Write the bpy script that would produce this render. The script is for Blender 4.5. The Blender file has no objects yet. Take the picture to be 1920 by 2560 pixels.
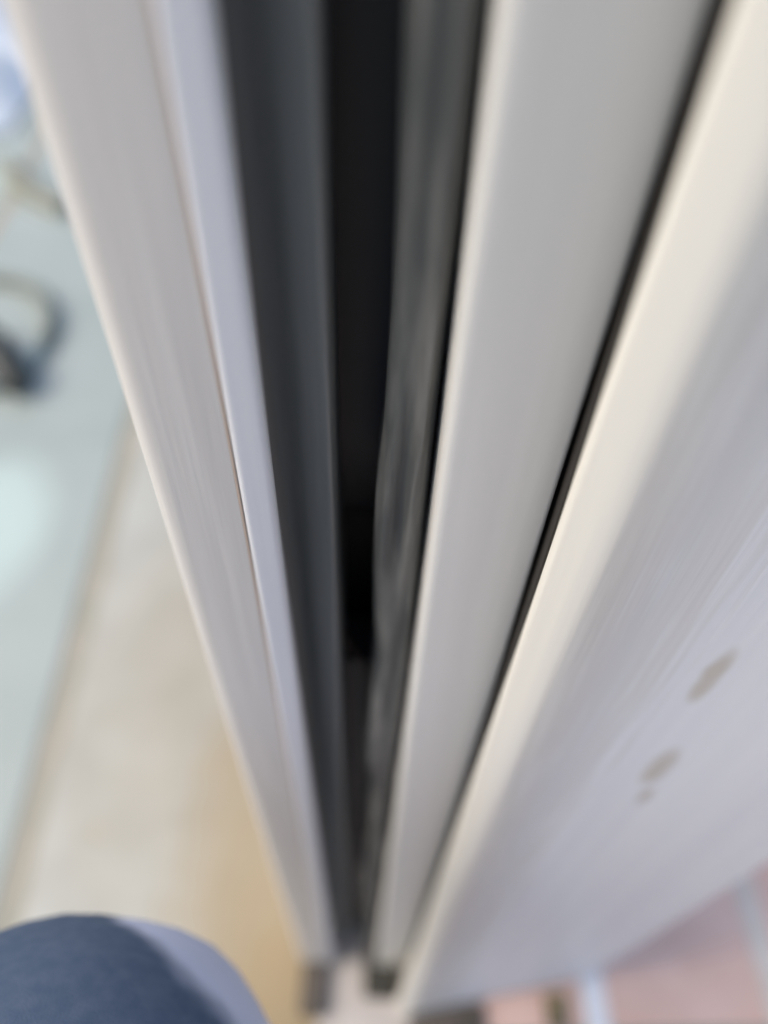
import bpy, bmesh, math, random
from mathutils import Vector, Matrix, noise
random.seed(7)
S = 2/3                       # the plan below was measured with a 1.5 m eye height; the phone is held 1 m up
scene = bpy.context.scene
col = scene.collection

# ---------------------------------------------------------------- camera
cam_d = bpy.data.cameras.new('camera'); cam = bpy.data.objects.new('camera', cam_d); col.objects.link(cam)
right = Vector((0.99883489, 0.03758871, 0.03026473))
up = Vector((-0.04825831, 0.77799881, 0.6264096))
back = Vector((0.0, -0.62714029, 0.77890632))
m = Matrix((right, up, back)).transposed().to_4x4(); m.translation = Vector((0, 0, 1.5*S))
cam.matrix_world = m
cam_d.sensor_fit = 'VERTICAL'; cam_d.sensor_height = 34.6; cam_d.lens = 25.97
cam_d.clip_start = 0.01; cam_d.clip_end = 200
cam_d.dof.use_dof = True; cam_d.dof.focus_distance = 0.34*S; cam_d.dof.aperture_fstop = 2.6
scene.camera = cam
# ---------------------------------------------------------------- world + sun (soft daylight from the right)
SUN_EL, SUN_AZ = math.radians(48), math.radians(258)      # azimuth clockwise from +Y
w = bpy.data.worlds.new('World'); scene.world = w; w.use_nodes = True
nt = w.node_tree; bg = nt.nodes['Background']
sky = nt.nodes.new('ShaderNodeTexSky'); sky.sky_type = 'NISHITA'; sky.sun_disc = False
sky.sun_elevation = SUN_EL; sky.sun_rotation = SUN_AZ; sky.air_density = 1.0; sky.dust_density = 4.0; sky.ozone_density = 1.0
nt.links.new(sky.outputs[0], bg.inputs[0]); bg.inputs[1].default_value = 0.135
sd = bpy.data.lights.new('sun', 'SUN'); sd.energy = 0.75; sd.angle = math.radians(25); sd.color = (1, .95, .86)
so = bpy.data.objects.new('sun', sd); col.objects.link(so)
dirv = Vector((math.sin(SUN_AZ)*math.cos(SUN_EL), math.cos(SUN_AZ)*math.cos(SUN_EL), math.sin(SUN_EL)))
so.rotation_euler = dirv.to_track_quat('Z', 'Y').to_euler()
vs = scene.view_settings; vs.view_transform = 'Standard'; vs.look = 'None'; vs.gamma = 1; vs.exposure = 0.62

# ---------------------------------------------------------------- materials
def mat(name, c1, c2=None, rough=.5, scale=(1, 1, 1), nscale=6, lo=.35, hi=.65, bump=0, bscale=200, detail=4, coat=0, spec=.5, bstretch=(1, 1, 1)):
    M = bpy.data.materials.new(name); M.use_nodes = True; t = M.node_tree; b = t.nodes['Principled BSDF']
    b.inputs['Roughness'].default_value = rough; b.inputs['Coat Weight'].default_value = coat
    b.inputs['Specular IOR Level'].default_value = spec
    tc = t.nodes.new('ShaderNodeTexCoord')
    if c2 is None: b.inputs['Base Color'].default_value = (*c1, 1)
    else:
        mp = t.nodes.new('ShaderNodeMapping'); mp.inputs['Scale'].default_value = scale; t.links.new(tc.outputs['Object'], mp.inputs[0])
        n = t.nodes.new('ShaderNodeTexNoise'); n.inputs['Scale'].default_value = nscale; n.inputs['Detail'].default_value = detail
        t.links.new(mp.outputs[0], n.inputs[0])
        r = t.nodes.new('ShaderNodeValToRGB'); r.color_ramp.elements[0].position = lo; r.color_ramp.elements[1].position = hi
        r.color_ramp.elements[0].color = (*c1, 1); r.color_ramp.elements[1].color = (*c2, 1)
        t.links.new(n.outputs[0], r.inputs[0]); t.links.new(r.outputs[0], b.inputs['Base Color'])
    if bump:
        mp = t.nodes.new('ShaderNodeMapping'); mp.inputs['Scale'].default_value = bstretch; t.links.new(tc.outputs['Object'], mp.inputs[0])
        n = t.nodes.new('ShaderNodeTexNoise'); n.inputs['Scale'].default_value = bscale; n.inputs['Detail'].default_value = 3
        t.links.new(mp.outputs[0], n.inputs[0])
        bp = t.nodes.new('ShaderNodeBump'); bp.inputs['Strength'].default_value = bump; bp.inputs['Distance'].default_value = .002
        t.links.new(n.outputs[0], bp.inputs['Height']); t.links.new(bp.outputs[0], b.inputs['Normal'])
    return M
def stains_and_light(M, spots, color, axes, wob=1.6, nsc=55, nst=(1, 1, 1)):
    """soft dried splashes or painted light on a surface: (a, b, ra, rb, amount) in the two object axes given"""
    t = M.node_tree; b = t.nodes['Principled BSDF']; inp = b.inputs['Base Color']
    tc = t.nodes.new('ShaderNodeTexCoord'); sp = t.nodes.new('ShaderNodeSeparateXYZ')
    nz = t.nodes.new('ShaderNodeTexNoise'); nz.inputs['Scale'].default_value = nsc; mp = t.nodes.new('ShaderNodeMapping'); mp.inputs['Scale'].default_value = nst; t.links.new(tc.outputs['Object'], mp.inputs[0]); t.links.new(mp.outputs[0], nz.inputs[0])
    t.links.new(tc.outputs['Object'], sp.inputs[0])
    def op(o, a, c):
        n = t.nodes.new('ShaderNodeMath'); n.operation = o
        for i, v in enumerate((a, c)):
            if v is None: continue
            if isinstance(v, (int, float)): n.inputs[i].default_value = v
            else: t.links.new(v, n.inputs[i])
        return n.outputs[0]
    total = None
    for a, c, ra, rb, amt in spots:
        u = op('DIVIDE', op('SUBTRACT', sp.outputs[axes[0]], a), ra); v = op('DIVIDE', op('SUBTRACT', sp.outputs[axes[1]], c), rb)
        r2 = op('ADD', op('MULTIPLY', u, u), op('MULTIPLY', v, v))
        r2 = op('ADD', r2, op('MULTIPLY', op('SUBTRACT', nz.outputs[0], .5), wob))
        k = t.nodes.new('ShaderNodeMapRange'); k.interpolation_type = 'SMOOTHSTEP'
        k.inputs['From Min'].default_value = 1.25; k.inputs['From Max'].default_value = .0
        k.inputs['To Min'].default_value = 0; k.inputs['To Max'].default_value = amt
        t.links.new(r2, k.inputs['Value'])
        total = k.outputs[0] if total is None else op('MAXIMUM', total, k.outputs[0])
    mx = t.nodes.new('ShaderNodeMix'); mx.data_type = 'RGBA'
    t.links.new(total, mx.inputs['Factor'])
    if inp.links: t.links.new(inp.links[0].from_socket, mx.inputs['A'])
    else: mx.inputs['A'].default_value = inp.default_value
    mx.inputs['B'].default_value = (*color, 1); t.links.new(mx.outputs['Result'], inp)

STREAK = (1, 1, .03)
white_leaf = mat('white_painted_leaf', (.625, .60, .565), (.69, .665, .625), .42, STREAK, 260, .35, .65, .10, 300, bstretch=(1, 1, .03))
white_strip = mat('cool_white_trim', (.66, .675, .71), (.72, .725, .75), .35, STREAK, 200)
white_post = mat('white_post', (.64, .635, .60), (.71, .70, .66), .42, STREAK, 60, bump=.05, bscale=200, bstretch=(1, 1, .03))
white_cab = mat('white_cabinet_enamel', (.78, .81, .84), (.86, .885, .90), .46, STREAK, 90, .3, .7, .10, 330, bstretch=(1, 1, .03))
dark_seal = mat('grey_rubber_seal', (.105, .113, .108), (.17, .175, .168), .5, STREAK, 80, bump=.3, bscale=120, bstretch=(1, 1, .2))
brown_seal = mat('worn_rubber_seal', (.075, .078, .075), (.22, .215, .195), .65, (1, 1, .12), 110, .42, .72, .5, 90, bstretch=(1, 1, .25))
black = mat('gap_shade_black', (.008, .008, .010), (.015, .014, .016), .5, STREAK, 60)
brown_black = mat('weatherstrip_and_backing', (.012, .010, .008), (.022, .018, .014), .6, STREAK, 60)
foot_mat = mat('dark_foot_and_shadow', (.075, .065, .05), (.14, .115, .095), .7, nscale=60)
cream_tile = mat('cream_tile', (.425, .42, .365), (.50, .505, .45), .38, nscale=9, bump=.05, bscale=30)
cool_tile = mat('pale_cool_tile', (.36, .41, .375), (.42, .465, .43), .22, nscale=4, bump=.05, bscale=20)
olive_grout = mat('olive_grout', (.34, .335, .27), (.42, .38, .31), .9, nscale=12)
pale_grout = mat('pale_grout', (.74, .66, .57), (.80, .73, .64), .9, nscale=30)
white_grout = mat('white_grout', (.86, .88, .90), (.90, .91, .92), .8, nscale=30)
red_tile = mat('dull_red_tile', (.78, .53, .43), (.86, .61, .51), .45, nscale=14, bump=.1, bscale=60)
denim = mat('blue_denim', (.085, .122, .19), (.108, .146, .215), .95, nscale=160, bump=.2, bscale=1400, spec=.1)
grey_cable = mat('grey_cable', (.16, .18, .15), (.22, .24, .20), .5, nscale=30)
pale_cable = mat('pale_hose', (.36, .44, .44), None, .4)
cloth = mat('pale_blue_cloth', (.60, .68, .76), (.80, .84, .86), .7, nscale=9)
def lit_side(M, x0, x1, color, ky=0.0):
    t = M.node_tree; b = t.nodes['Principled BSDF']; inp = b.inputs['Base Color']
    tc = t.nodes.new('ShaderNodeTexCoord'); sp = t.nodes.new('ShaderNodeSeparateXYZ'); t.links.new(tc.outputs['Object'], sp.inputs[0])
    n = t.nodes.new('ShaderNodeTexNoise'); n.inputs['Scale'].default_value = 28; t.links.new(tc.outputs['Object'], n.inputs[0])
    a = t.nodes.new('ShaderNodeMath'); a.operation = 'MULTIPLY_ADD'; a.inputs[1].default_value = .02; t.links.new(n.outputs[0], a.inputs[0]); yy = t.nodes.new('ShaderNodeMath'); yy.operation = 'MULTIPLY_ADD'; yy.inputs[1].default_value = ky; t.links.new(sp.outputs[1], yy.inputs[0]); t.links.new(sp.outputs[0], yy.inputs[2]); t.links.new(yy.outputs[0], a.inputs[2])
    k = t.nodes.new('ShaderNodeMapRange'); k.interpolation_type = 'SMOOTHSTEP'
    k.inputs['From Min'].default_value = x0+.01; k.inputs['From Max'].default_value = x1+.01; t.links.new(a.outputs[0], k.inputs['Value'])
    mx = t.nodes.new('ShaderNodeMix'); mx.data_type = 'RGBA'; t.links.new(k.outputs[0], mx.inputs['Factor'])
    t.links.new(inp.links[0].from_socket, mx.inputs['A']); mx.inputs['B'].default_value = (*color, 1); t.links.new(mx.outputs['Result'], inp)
lit_side(denim, -.010, .004, (.66, .70, .86), 1.48)  # light on the knee's right front, painted into the denim colour
strand_mat = mat('brown_fibre', (.06, .035, .02), None, .8)

# ---------------------------------------------------------------- helpers
def obj(name, bm, M, parent=None, smooth=True, loc=None):
    me = bpy.data.meshes.new(name); bmesh.ops.recalc_face_normals(bm, faces=bm.faces); bm.to_mesh(me); bm.free()
    me.materials.append(M)
    if smooth:
        for p in me.polygons: p.use_smooth = True
        try: me.set_sharp_from_angle(angle=math.radians(40))
        except Exception: pass
    o = bpy.data.objects.new(name, me); col.objects.link(o)
    if parent: o.parent = parent
    if loc: o.location = loc
    return o
def thing(name, label, cat, loc=(0, 0, 0), group=None):
    o = bpy.data.objects.new(name, None); o.empty_display_size = .05; col.objects.link(o); o.location = loc
    o['label'] = label; o['category'] = cat
    if group: o['group'] = group
    return o
def tag(o, label, cat, group=None):
    o['label'] = label; o['category'] = cat
    if group: o['group'] = group
def round_poly(pts, radii, n=7):
    """polygon with rounded corners"""
    out = []; k = len(pts)
    for i, p in enumerate(pts):
        p = Vector(p); a = Vector(pts[i-1]); b = Vector(pts[(i+1) % k]); r = radii[i] if isinstance(radii, (list, tuple)) else radii
        if r <= 0: out.append(tuple(p)); continue
        da = (a-p).normalized(); db = (b-p).normalized()
        r1 = min(r, (a-p).length*.48); r2 = min(r, (b-p).length*.48)
        for j in range(n+1):
            t = j/n; q = (p+da*r1)*(1-t)**2 + p*2*t*(1-t) + (p+db*r2)*t*t; out.append(tuple(q))
    return out
def extrude(profile, z0, z1, nz=1, warp=None, bev=0.0):
    """closed plan profile (x, y) carried from z0 to z1; all lengths in the 1.5 m plan, scaled by S"""
    bm = bmesh.new(); rings = []
    for k in range(nz+1):
        z = z0+(z1-z0)*k/nz; ring = []
        for i, (x, y) in enumerate(profile):
            if warp: dx, dy = warp(x, y, z)
            else: dx = dy = 0
            ring.append(bm.verts.new(((x+dx)*S, (y+dy)*S, z*S)))
        rings.append(ring)
    n = len(profile)
    for k in range(nz):
        for i in range(n):
            bm.faces.new((rings[k][i], rings[k][(i+1) % n], rings[k+1][(i+1) % n], rings[k+1][i]))
    bm.faces.new(rings[0]); bm.faces.new(rings[-1])
    return bm
def box(x0, x1, y0, y1, z0, z1, bev=0.003):
    bm = bmesh.new(); bmesh.ops.create_cube(bm, size=1)
    for v in bm.verts: v.co = Vector(((x0+(v.co.x+.5)*(x1-x0))*S, (y0+(v.co.y+.5)*(y1-y0))*S, (z0+(v.co.z+.5)*(z1-z0))*S))
    if bev: bmesh.ops.bevel(bm, geom=bm.edges, offset=bev*S, segments=2, affect='EDGES')
    return bm
def tube(pts, rad, seg=12, cap=True):
    bm = bmesh.new(); rings = []; pts = [Vector(p)*S for p in pts]; N = len(pts)
    for i, p in enumerate(pts):
        d = (pts[min(i+1, N-1)]-pts[max(i-1, 0)]).normalized()
        a = d.cross(Vector((.05, .02, 1))).normalized(); b = a.cross(d)
        r = (rad(i/(N-1)) if callable(rad) else rad)*S
        rings.append([bm.verts.new(p+(a*math.cos(2*math.pi*j/seg)+b*math.sin(2*math.pi*j/seg))*r) for j in range(seg)])
    for i in range(N-1):
        for j in range(seg): bm.faces.new((rings[i][j], rings[i][(j+1) % seg], rings[i+1][(j+1) % seg], rings[i+1][j]))
    if cap: bm.faces.new(rings[0]); bm.faces.new(rings[-1])
    return bm
def nz(a, b=0, c=0): return noise.noise(Vector((a, b, c)))

# ---------------------------------------------------------------- floor: cream tiles left, dull red tiles right, real joints
def struct(o): o['kind'] = 'structure'; return o
base = struct(obj('floor', box(-12, 12, -8, 14, -.10, -.004, 0), olive_grout, None, False))
def tile_mesh(wx, wy):
    return box(0, wx, 0, wy, -.010, 0, .0035)
GX = -.604                          # the joint that shows at the left
TW, TL, J = .605, 7.4, .05
for i in range(-4, 1):
    mt = cool_tile if i < 0 else cream_tile
    for j in range(-1, 1):
        x0 = GX+J/2+i*(TW+J); y0 = -.35+j*(TL+.02)
        wx = TW if i < 0 else .52
        if i == 0: mt = cream_tile
        o = obj('tile', tile_mesh(wx, TL), mt, base, loc=(x0*S, y0*S, 0))
obj('threshold', box(-.062, .098, -1.6, 6, -.010, .003, .003), mat('threshold_stone', (.52, .48, .45), (.62, .58, .55), .5, nscale=20), base)
RX = .112
rt = None
for i in range(0, 5):
    for j in range(-3, 12):
        x0 = RX+i*.310; y0 = -.16+j*.30-.62
        if rt is None: rt = obj('tile', tile_mesh(.268, .268), red_tile, base, loc=(x0*S, y0*S, 0))
        else:
            c = rt.copy(); c.location = (x0*S, y0*S, 0); col.objects.link(c); c.parent = base
for i in range(0, 5):               # pointing between the red tiles
    x0 = RX+.268+i*.310
    struct(obj('grout', box(x0+.001, x0+.041, -1.4, 2.6, -.0115, -.0012 if i else .0015, 0), white_grout if i == 0 else pale_grout, base, False))

base.rotation_euler.z = math.radians(3.4)
# ---------------------------------------------------------------- left door leaf
D = .215; TOP = 3.0
A = lambda t, y=D: (t*y, y)
left = thing('door_leaf', 'white door leaf left of the dark gap, with a cool white inner strip', 'door', (0, 0, 0), None)
prof = round_poly([(-.1050, D), (-.0645, D+.0004), (-.0645, D+.19), (-.1050, D+.19)], [.013, .0006, 0, .004])
obj('panel', extrude(prof, .030, TOP, 40, lambda x, y, z: (.0006*nz(z*1.3, 3), 0)), white_leaf, left)
obj('seam_bead', tube([(-.0643, D+.0010, .07+.1*k) for k in range(30)], .0007, 8), mat('beige_sealant', (.50, .38, .29), (.62, .52, .44), .7, STREAK, 60), left)
prof = round_poly([(-.0641, D+.002), (-.0620, D-.0010), (-.0500, D-.0002), (-.0482, D+.003), (-.0545, D+.03), (-.0641, D+.03)], [.001, .002, .002, .002, 0, 0])
obj('edge_strip', extrude(prof, .032, TOP), white_strip, left)
prof = round_poly([(-.0580, D+.034), (-.0545, D+.036), (-.0470, D+.036), (-.0360, D+.026), (-.0250, D+.018), (-.0235, D+.026), (-.0250, D+.08), (-.058, D+.08)], [0, .003, .006, .008, .004, .004, 0, 0], 5)
obj('seal', extrude(prof, .075, TOP, 60, lambda x, y, z: ((.0006*nz(z*2.2, 9) if x > -.03 else 0), .0012*nz(z*4, x*60))), dark_seal, left)
obj('foot', box(-.0985, -.060, D-.075, D+.12, .004, .027, .004), foot_mat, left)  # dark foot drawn forward to stand for the leaf's shadow on the floor

# ---------------------------------------------------------------- dark post added deep in the gap, black for its shade
backing = thing('gap_backing', 'black post added for the shade in the narrow gap between the two white leaves', 'backing')
pp = round_poly([(-.045, D+.062), (.030, D+.062), (.030, D+.10), (-.045, D+.10)], .004)
obj('backing_body', extrude(pp, .010, .975), black, backing)
obj('backing_body', extrude(pp, 1.10, TOP, 160, lambda x, y, z: (0, .045*max(0, (1.22-z)/.12)**1.5 if y < D+.08 else .01*max(0, (1.22-z)/.12))), black, backing)
obj('added_back_plate', extrude([(-.045, D+.13), (.030, D+.13), (.030, D+.16), (-.045, D+.16)], .010, TOP), brown_black, backing)  # plate added behind to stop light leaking into the gap
obj('added_backing_block', extrude(round_poly([(-.030, D+.074), (.012, D+.074), (.012, D+.12), (-.030, D+.12)], .004), .30, .335), black, backing)
# a loose brown fibre caught in the gap
fib = obj('fibre', tube([(-.027, D+.060, 1.035), (-.020, D+.052, 1.015), (-.012, D+.05, 1.00), (-.004, D+.052, .97)], .0012, 6), strand_mat)
tag(fib, 'thin brown fibre caught in the dark gap', 'fibre')

# ---------------------------------------------------------------- right door leaf
rl = thing('door_leaf', 'white door leaf right of the dark gap, edged by a wavy worn brown rubber seal', 'door')
prof = round_poly([(.0222, D+.003), (.0250, D-.001), (.0500, D+.0012), (.0745, D+.004), (.0755, D+.19), (.0222, D+.19)], [.002, .004, .02, .003, 0, .004])
obj('panel', extrude(prof, .030, TOP, 30), white_post, rl)
def wav(x, y, z):
    if x > .016: return 0, .0010*nz(z*6, 2)
    k = max(0, min(1, (1.42-z)/.25))                     # straight at the top, torn and puckered below
    g = (.0026*nz(z*4.1, 5.5)+.0022*nz(z*11, 1.7)+.0010*nz(z*30, 4.4))*k
    g -= .0024*math.exp(-((z-1.16)/.07)**2) - .0022*math.exp(-((z-1.06)/.03)**2) + .004*math.exp(-((z-.90)/.06)**2) + .0045*math.exp(-((z-.50)/.10)**2)
    return g*(1 if x < .006 else .6), (.0045*nz(z*7.5, x*90, 4)+.002*nz(z*24, x*150, 1))*(.3+k)
prof = round_poly([(-.0010, D+.022), (.0045, D+.014), (.0110, D+.017), (.0165, D+.015), (.0205, D+.024), (.0205, D+.08), (-.0005, D+.075)], [.003, .004, .003, .004, .003, 0, 0], 5)
obj('seal', extrude(prof, .075, TOP, 220, wav), brown_seal, rl)
obj('foot', box(.004, .062, D-.045, D+.12, .004, .027, .004), mat('black_plastic_foot', (.02, .02, .017), (.045, .045, .035), .6, nscale=40), rl)

# ---------------------------------------------------------------- white cabinet with rounded front edge
cab = thing('cabinet', 'white enamelled cabinet with a rounded warm-lit edge and small dried splashes, beside the red tiles', 'cabinet')
Y0 = .190
pts = [(.0728, Y0+.010), (.0738, Y0+.0062), (.0900, Y0-.0020), (.0990, Y0-.0010), (.1300, Y0+.0050), (.200, Y0+.012), (.388, Y0+.026), (.392, Y0+.035), (.388, Y0+.30), (.100, Y0+.30), (.0850, Y0+.03)]
prof = round_poly(pts, [.001, .0015, .008, .008, .02, .02, .004, .003, .004, 0, .004], 8)
def flare(x, y, z):                                     # the skirt kicks out towards the floor
    k = max(0, 1-z/.34)**1.6
    if y > Y0+.06: return 0, 0
    f = max(0, 1-(x-.075)/.31)
    return -.0175*k*max(0, 1-(x-.075)/.12), -.046*k*f
shell = obj('shell', extrude(prof, .012, TOP, 150, flare), white_cab, cab)
prof = round_poly([(.0738, Y0+.016), (.0800, Y0+.016), (.0900, Y0+.034), (.0900, Y0+.2), (.0768, Y0+.2), (.0768, Y0+.034)], [.001]*6, 2)
obj('weatherstrip', extrude(prof, .064, TOP), brown_black, cab)
obj('foot', box(.080, .205, Y0-.066, Y0-.02, .004, .0115, .003), foot_mat, cab)
obj('foot', box(.305, .342, Y0-.05, Y0+.0, .004, .0115, .003), mat('brass_foot', (.28, .22, .10), (.16, .13, .08), .5, nscale=40), cab)
stains_and_light(white_cab, [(.066*S, .8*S, .058*S, 60, .9)], (.77, .745, .66), (0, 2), .4, 20)      # warm light on the front edge, painted into the enamel colour
stains_and_light(white_cab, [(.128*S, .75*S, .034*S, 60, .42)], (.56, .53, .49), (0, 2), 2.6, 260, (1, 1, .05))      # rubbed-in grime in upright streaks
stains_and_light(white_cab, [(.197*S, .985*S, .011*S, .035*S, .7), (.205*S, .925*S, .006*S, .022*S, .7), (.183*S, 1.12*S, .008*S, .035*S, .7)], (.50, .45, .35), (0, 2), 1.3, 60)
stains_and_light(cream_tile, [(.43*S, .75*S, .22*S, .50*S, .7), (.47*S, .42*S, .30*S, .32*S, .85), (.38*S, .78*S, .09*S, .12*S, .7), (.10*S, .79*S, .04*S, .035*S, .25), (.30*S, .66*S, .10*S, .07*S, .45), (.25*S, 1.1*S, .3*S, .5*S, .25)], (.36, .26, .125), (0, 1), .9, 8)
stains_and_light(cool_tile, [(.34*S, 1.50*S, .18*S, .27*S, .9), (.62*S, 3.0*S, .3*S, .5*S, .5)], (.54, .65, .60), (0, 1), .5, 6)  # reflected light on the glossy tiles, painted in as pale patches

# ---------------------------------------------------------------- things on the far left floor
C0 = Vector((-1.29, 1.79, .022))
ring = [(C0.x+.265*math.cos(a), C0.y+.285*math.sin(a), C0.z+.004*math.sin(3*a)) for a in [math.radians(170-5*k) for k in range(37)]]
ring2 = [(C0.x+.265*math.cos(a), C0.y+.285*math.sin(a), C0.z) for a in [math.radians(-10-5*k) for k in range(12)]]
cb = thing('cable', 'dark grey cable looped on the pale tiles with a black plug at its end', 'cable')
obj('cord', tube(ring, .019, 12), grey_cable, cb)
o = obj('cord', tube(ring2, .018, 12), pale_cable, cb); o['label'] = 'pale blue grey end of the cable'
pl = [(-1.22, 1.80, .05), (-1.14, 1.71, .05), (-1.09, 1.64, .055), (-1.05, 1.59, .05), (-1.02, 1.55, .04)]
obj('plug', tube(pl, lambda t: .042*math.sin(math.pi*(.15+.7*t))+.012, 14), mat('black_plug', (.03, .035, .03), (.05, .055, .05), .5, nscale=20), cb)
st = obj('strap', tube([(-1.50, 2.80, .02), (-1.40, 2.66, .03), (-1.32, 2.59, .03), (-1.18, 2.50, .02)], .035, 8), mat('olive_strap', (.24, .25, .20), (.30, .30, .25), .8, nscale=20))
tag(st, 'short olive grey strap on the tiles beyond the looped cable', 'strap')
bm = bmesh.new(); nxx, nyy = 40, 40; g = []
for i in range(nxx+1):
    r_ = []
    for j in range(nyy+1):
        u, v = i/nxx, j/nyy
        x = -4.2+u*2.62; y = 3.05+v*3.2
        e = min(u, 1-u, v, 1-v)
        h = .012+.28*min(1, e*6)*(.55+.45*math.sin(v*21+2*nz(u*3, v*2))+.3*nz(u*5, v*5, 2))
        r_.append(bm.verts.new((x*S, y*S, max(.006, h)*S)))
    g.append(r_)
for i in range(nxx):
    for j in range(nyy): bm.faces.new((g[i][j], g[i+1][j], g[i+1][j+1], g[i][j+1]))
ck = obj('cloth', bm, cloth); tag(ck, 'crumpled pale blue and white cloth heaped on the floor at the top left', 'cloth')

# ---------------------------------------------------------------- person: knee in blue denim
def limb(chain, name, M, parent, seg=40):
    """smooth tapering skin through (point, radius) stations, Catmull-Rom"""
    P = [Vector(c[0]) for c in chain]; R = [c[1] for c in chain]; out = []; rr = []
    n = len(P)
    for i in range(n-1):
        p0, p1, p2, p3 = P[max(i-1, 0)], P[i], P[i+1], P[min(i+2, n-1)]
        r0, r1, r2, r3 = R[max(i-1, 0)], R[i], R[i+1], R[min(i+2, n-1)]
        for k in range(12):
            t = k/12
            f = lambda a, b, c, d: .5*((2*b)+(c-a)*t+(2*a-5*b+4*c-d)*t*t+(3*b-a-3*c+d)*t**3)
            out.append(f(p0, p1, p2, p3)); rr.append(f(r0, r1, r2, r3))
    out.append(P[-1]); rr.append(R[-1])
    bm = bmesh.new(); rings = []
    for i, p in enumerate(out):
        d = (out[min(i+1, len(out)-1)]-out[max(i-1, 0)]).normalized()
        a = d.cross(Vector((1, 0, 0))).normalized(); b = d.cross(a)
        ring = []
        for j in range(seg):
            th = 2*math.pi*j/seg
            q = a*math.cos(th)+b*math.sin(th)
            fold = .0035*nz(p.x*9+q.x*2, p.y*9+q.y*2, p.z*14+q.z*2)
            ring.append(bm.verts.new(p+q*(rr[i]+fold)))
        rings.append(ring)
    for i in range(len(rings)-1):
        for j in range(seg): bm.faces.new((rings[i][j], rings[i][(j+1) % seg], rings[i+1][(j+1) % seg], rings[i+1][j]))
    bm.faces.new(rings[0]); bm.faces.new(rings[-1])
    return obj(name, bm, M, parent)
person = thing('person', 'person in blue jeans, only the bent knee and thigh in view at the bottom left', 'person', (-.13, -.1, 0))
KX = -.109
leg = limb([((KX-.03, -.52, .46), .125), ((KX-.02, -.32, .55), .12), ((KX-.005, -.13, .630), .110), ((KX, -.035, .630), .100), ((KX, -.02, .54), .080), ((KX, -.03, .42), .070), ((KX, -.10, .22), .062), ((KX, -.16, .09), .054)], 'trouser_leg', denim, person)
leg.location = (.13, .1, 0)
shoe = limb([((KX, -.20, .05), .035), ((KX, -.15, .055), .045), ((KX, -.06, .045), .042), ((KX, .02, .035), .034), ((KX, .05, .030), .02)], 'shoe', mat('dark_shoe', (.02, .02, .022), (.04, .04, .042), .6, nscale=30), person)
shoe.location = (.13, .1, 0)
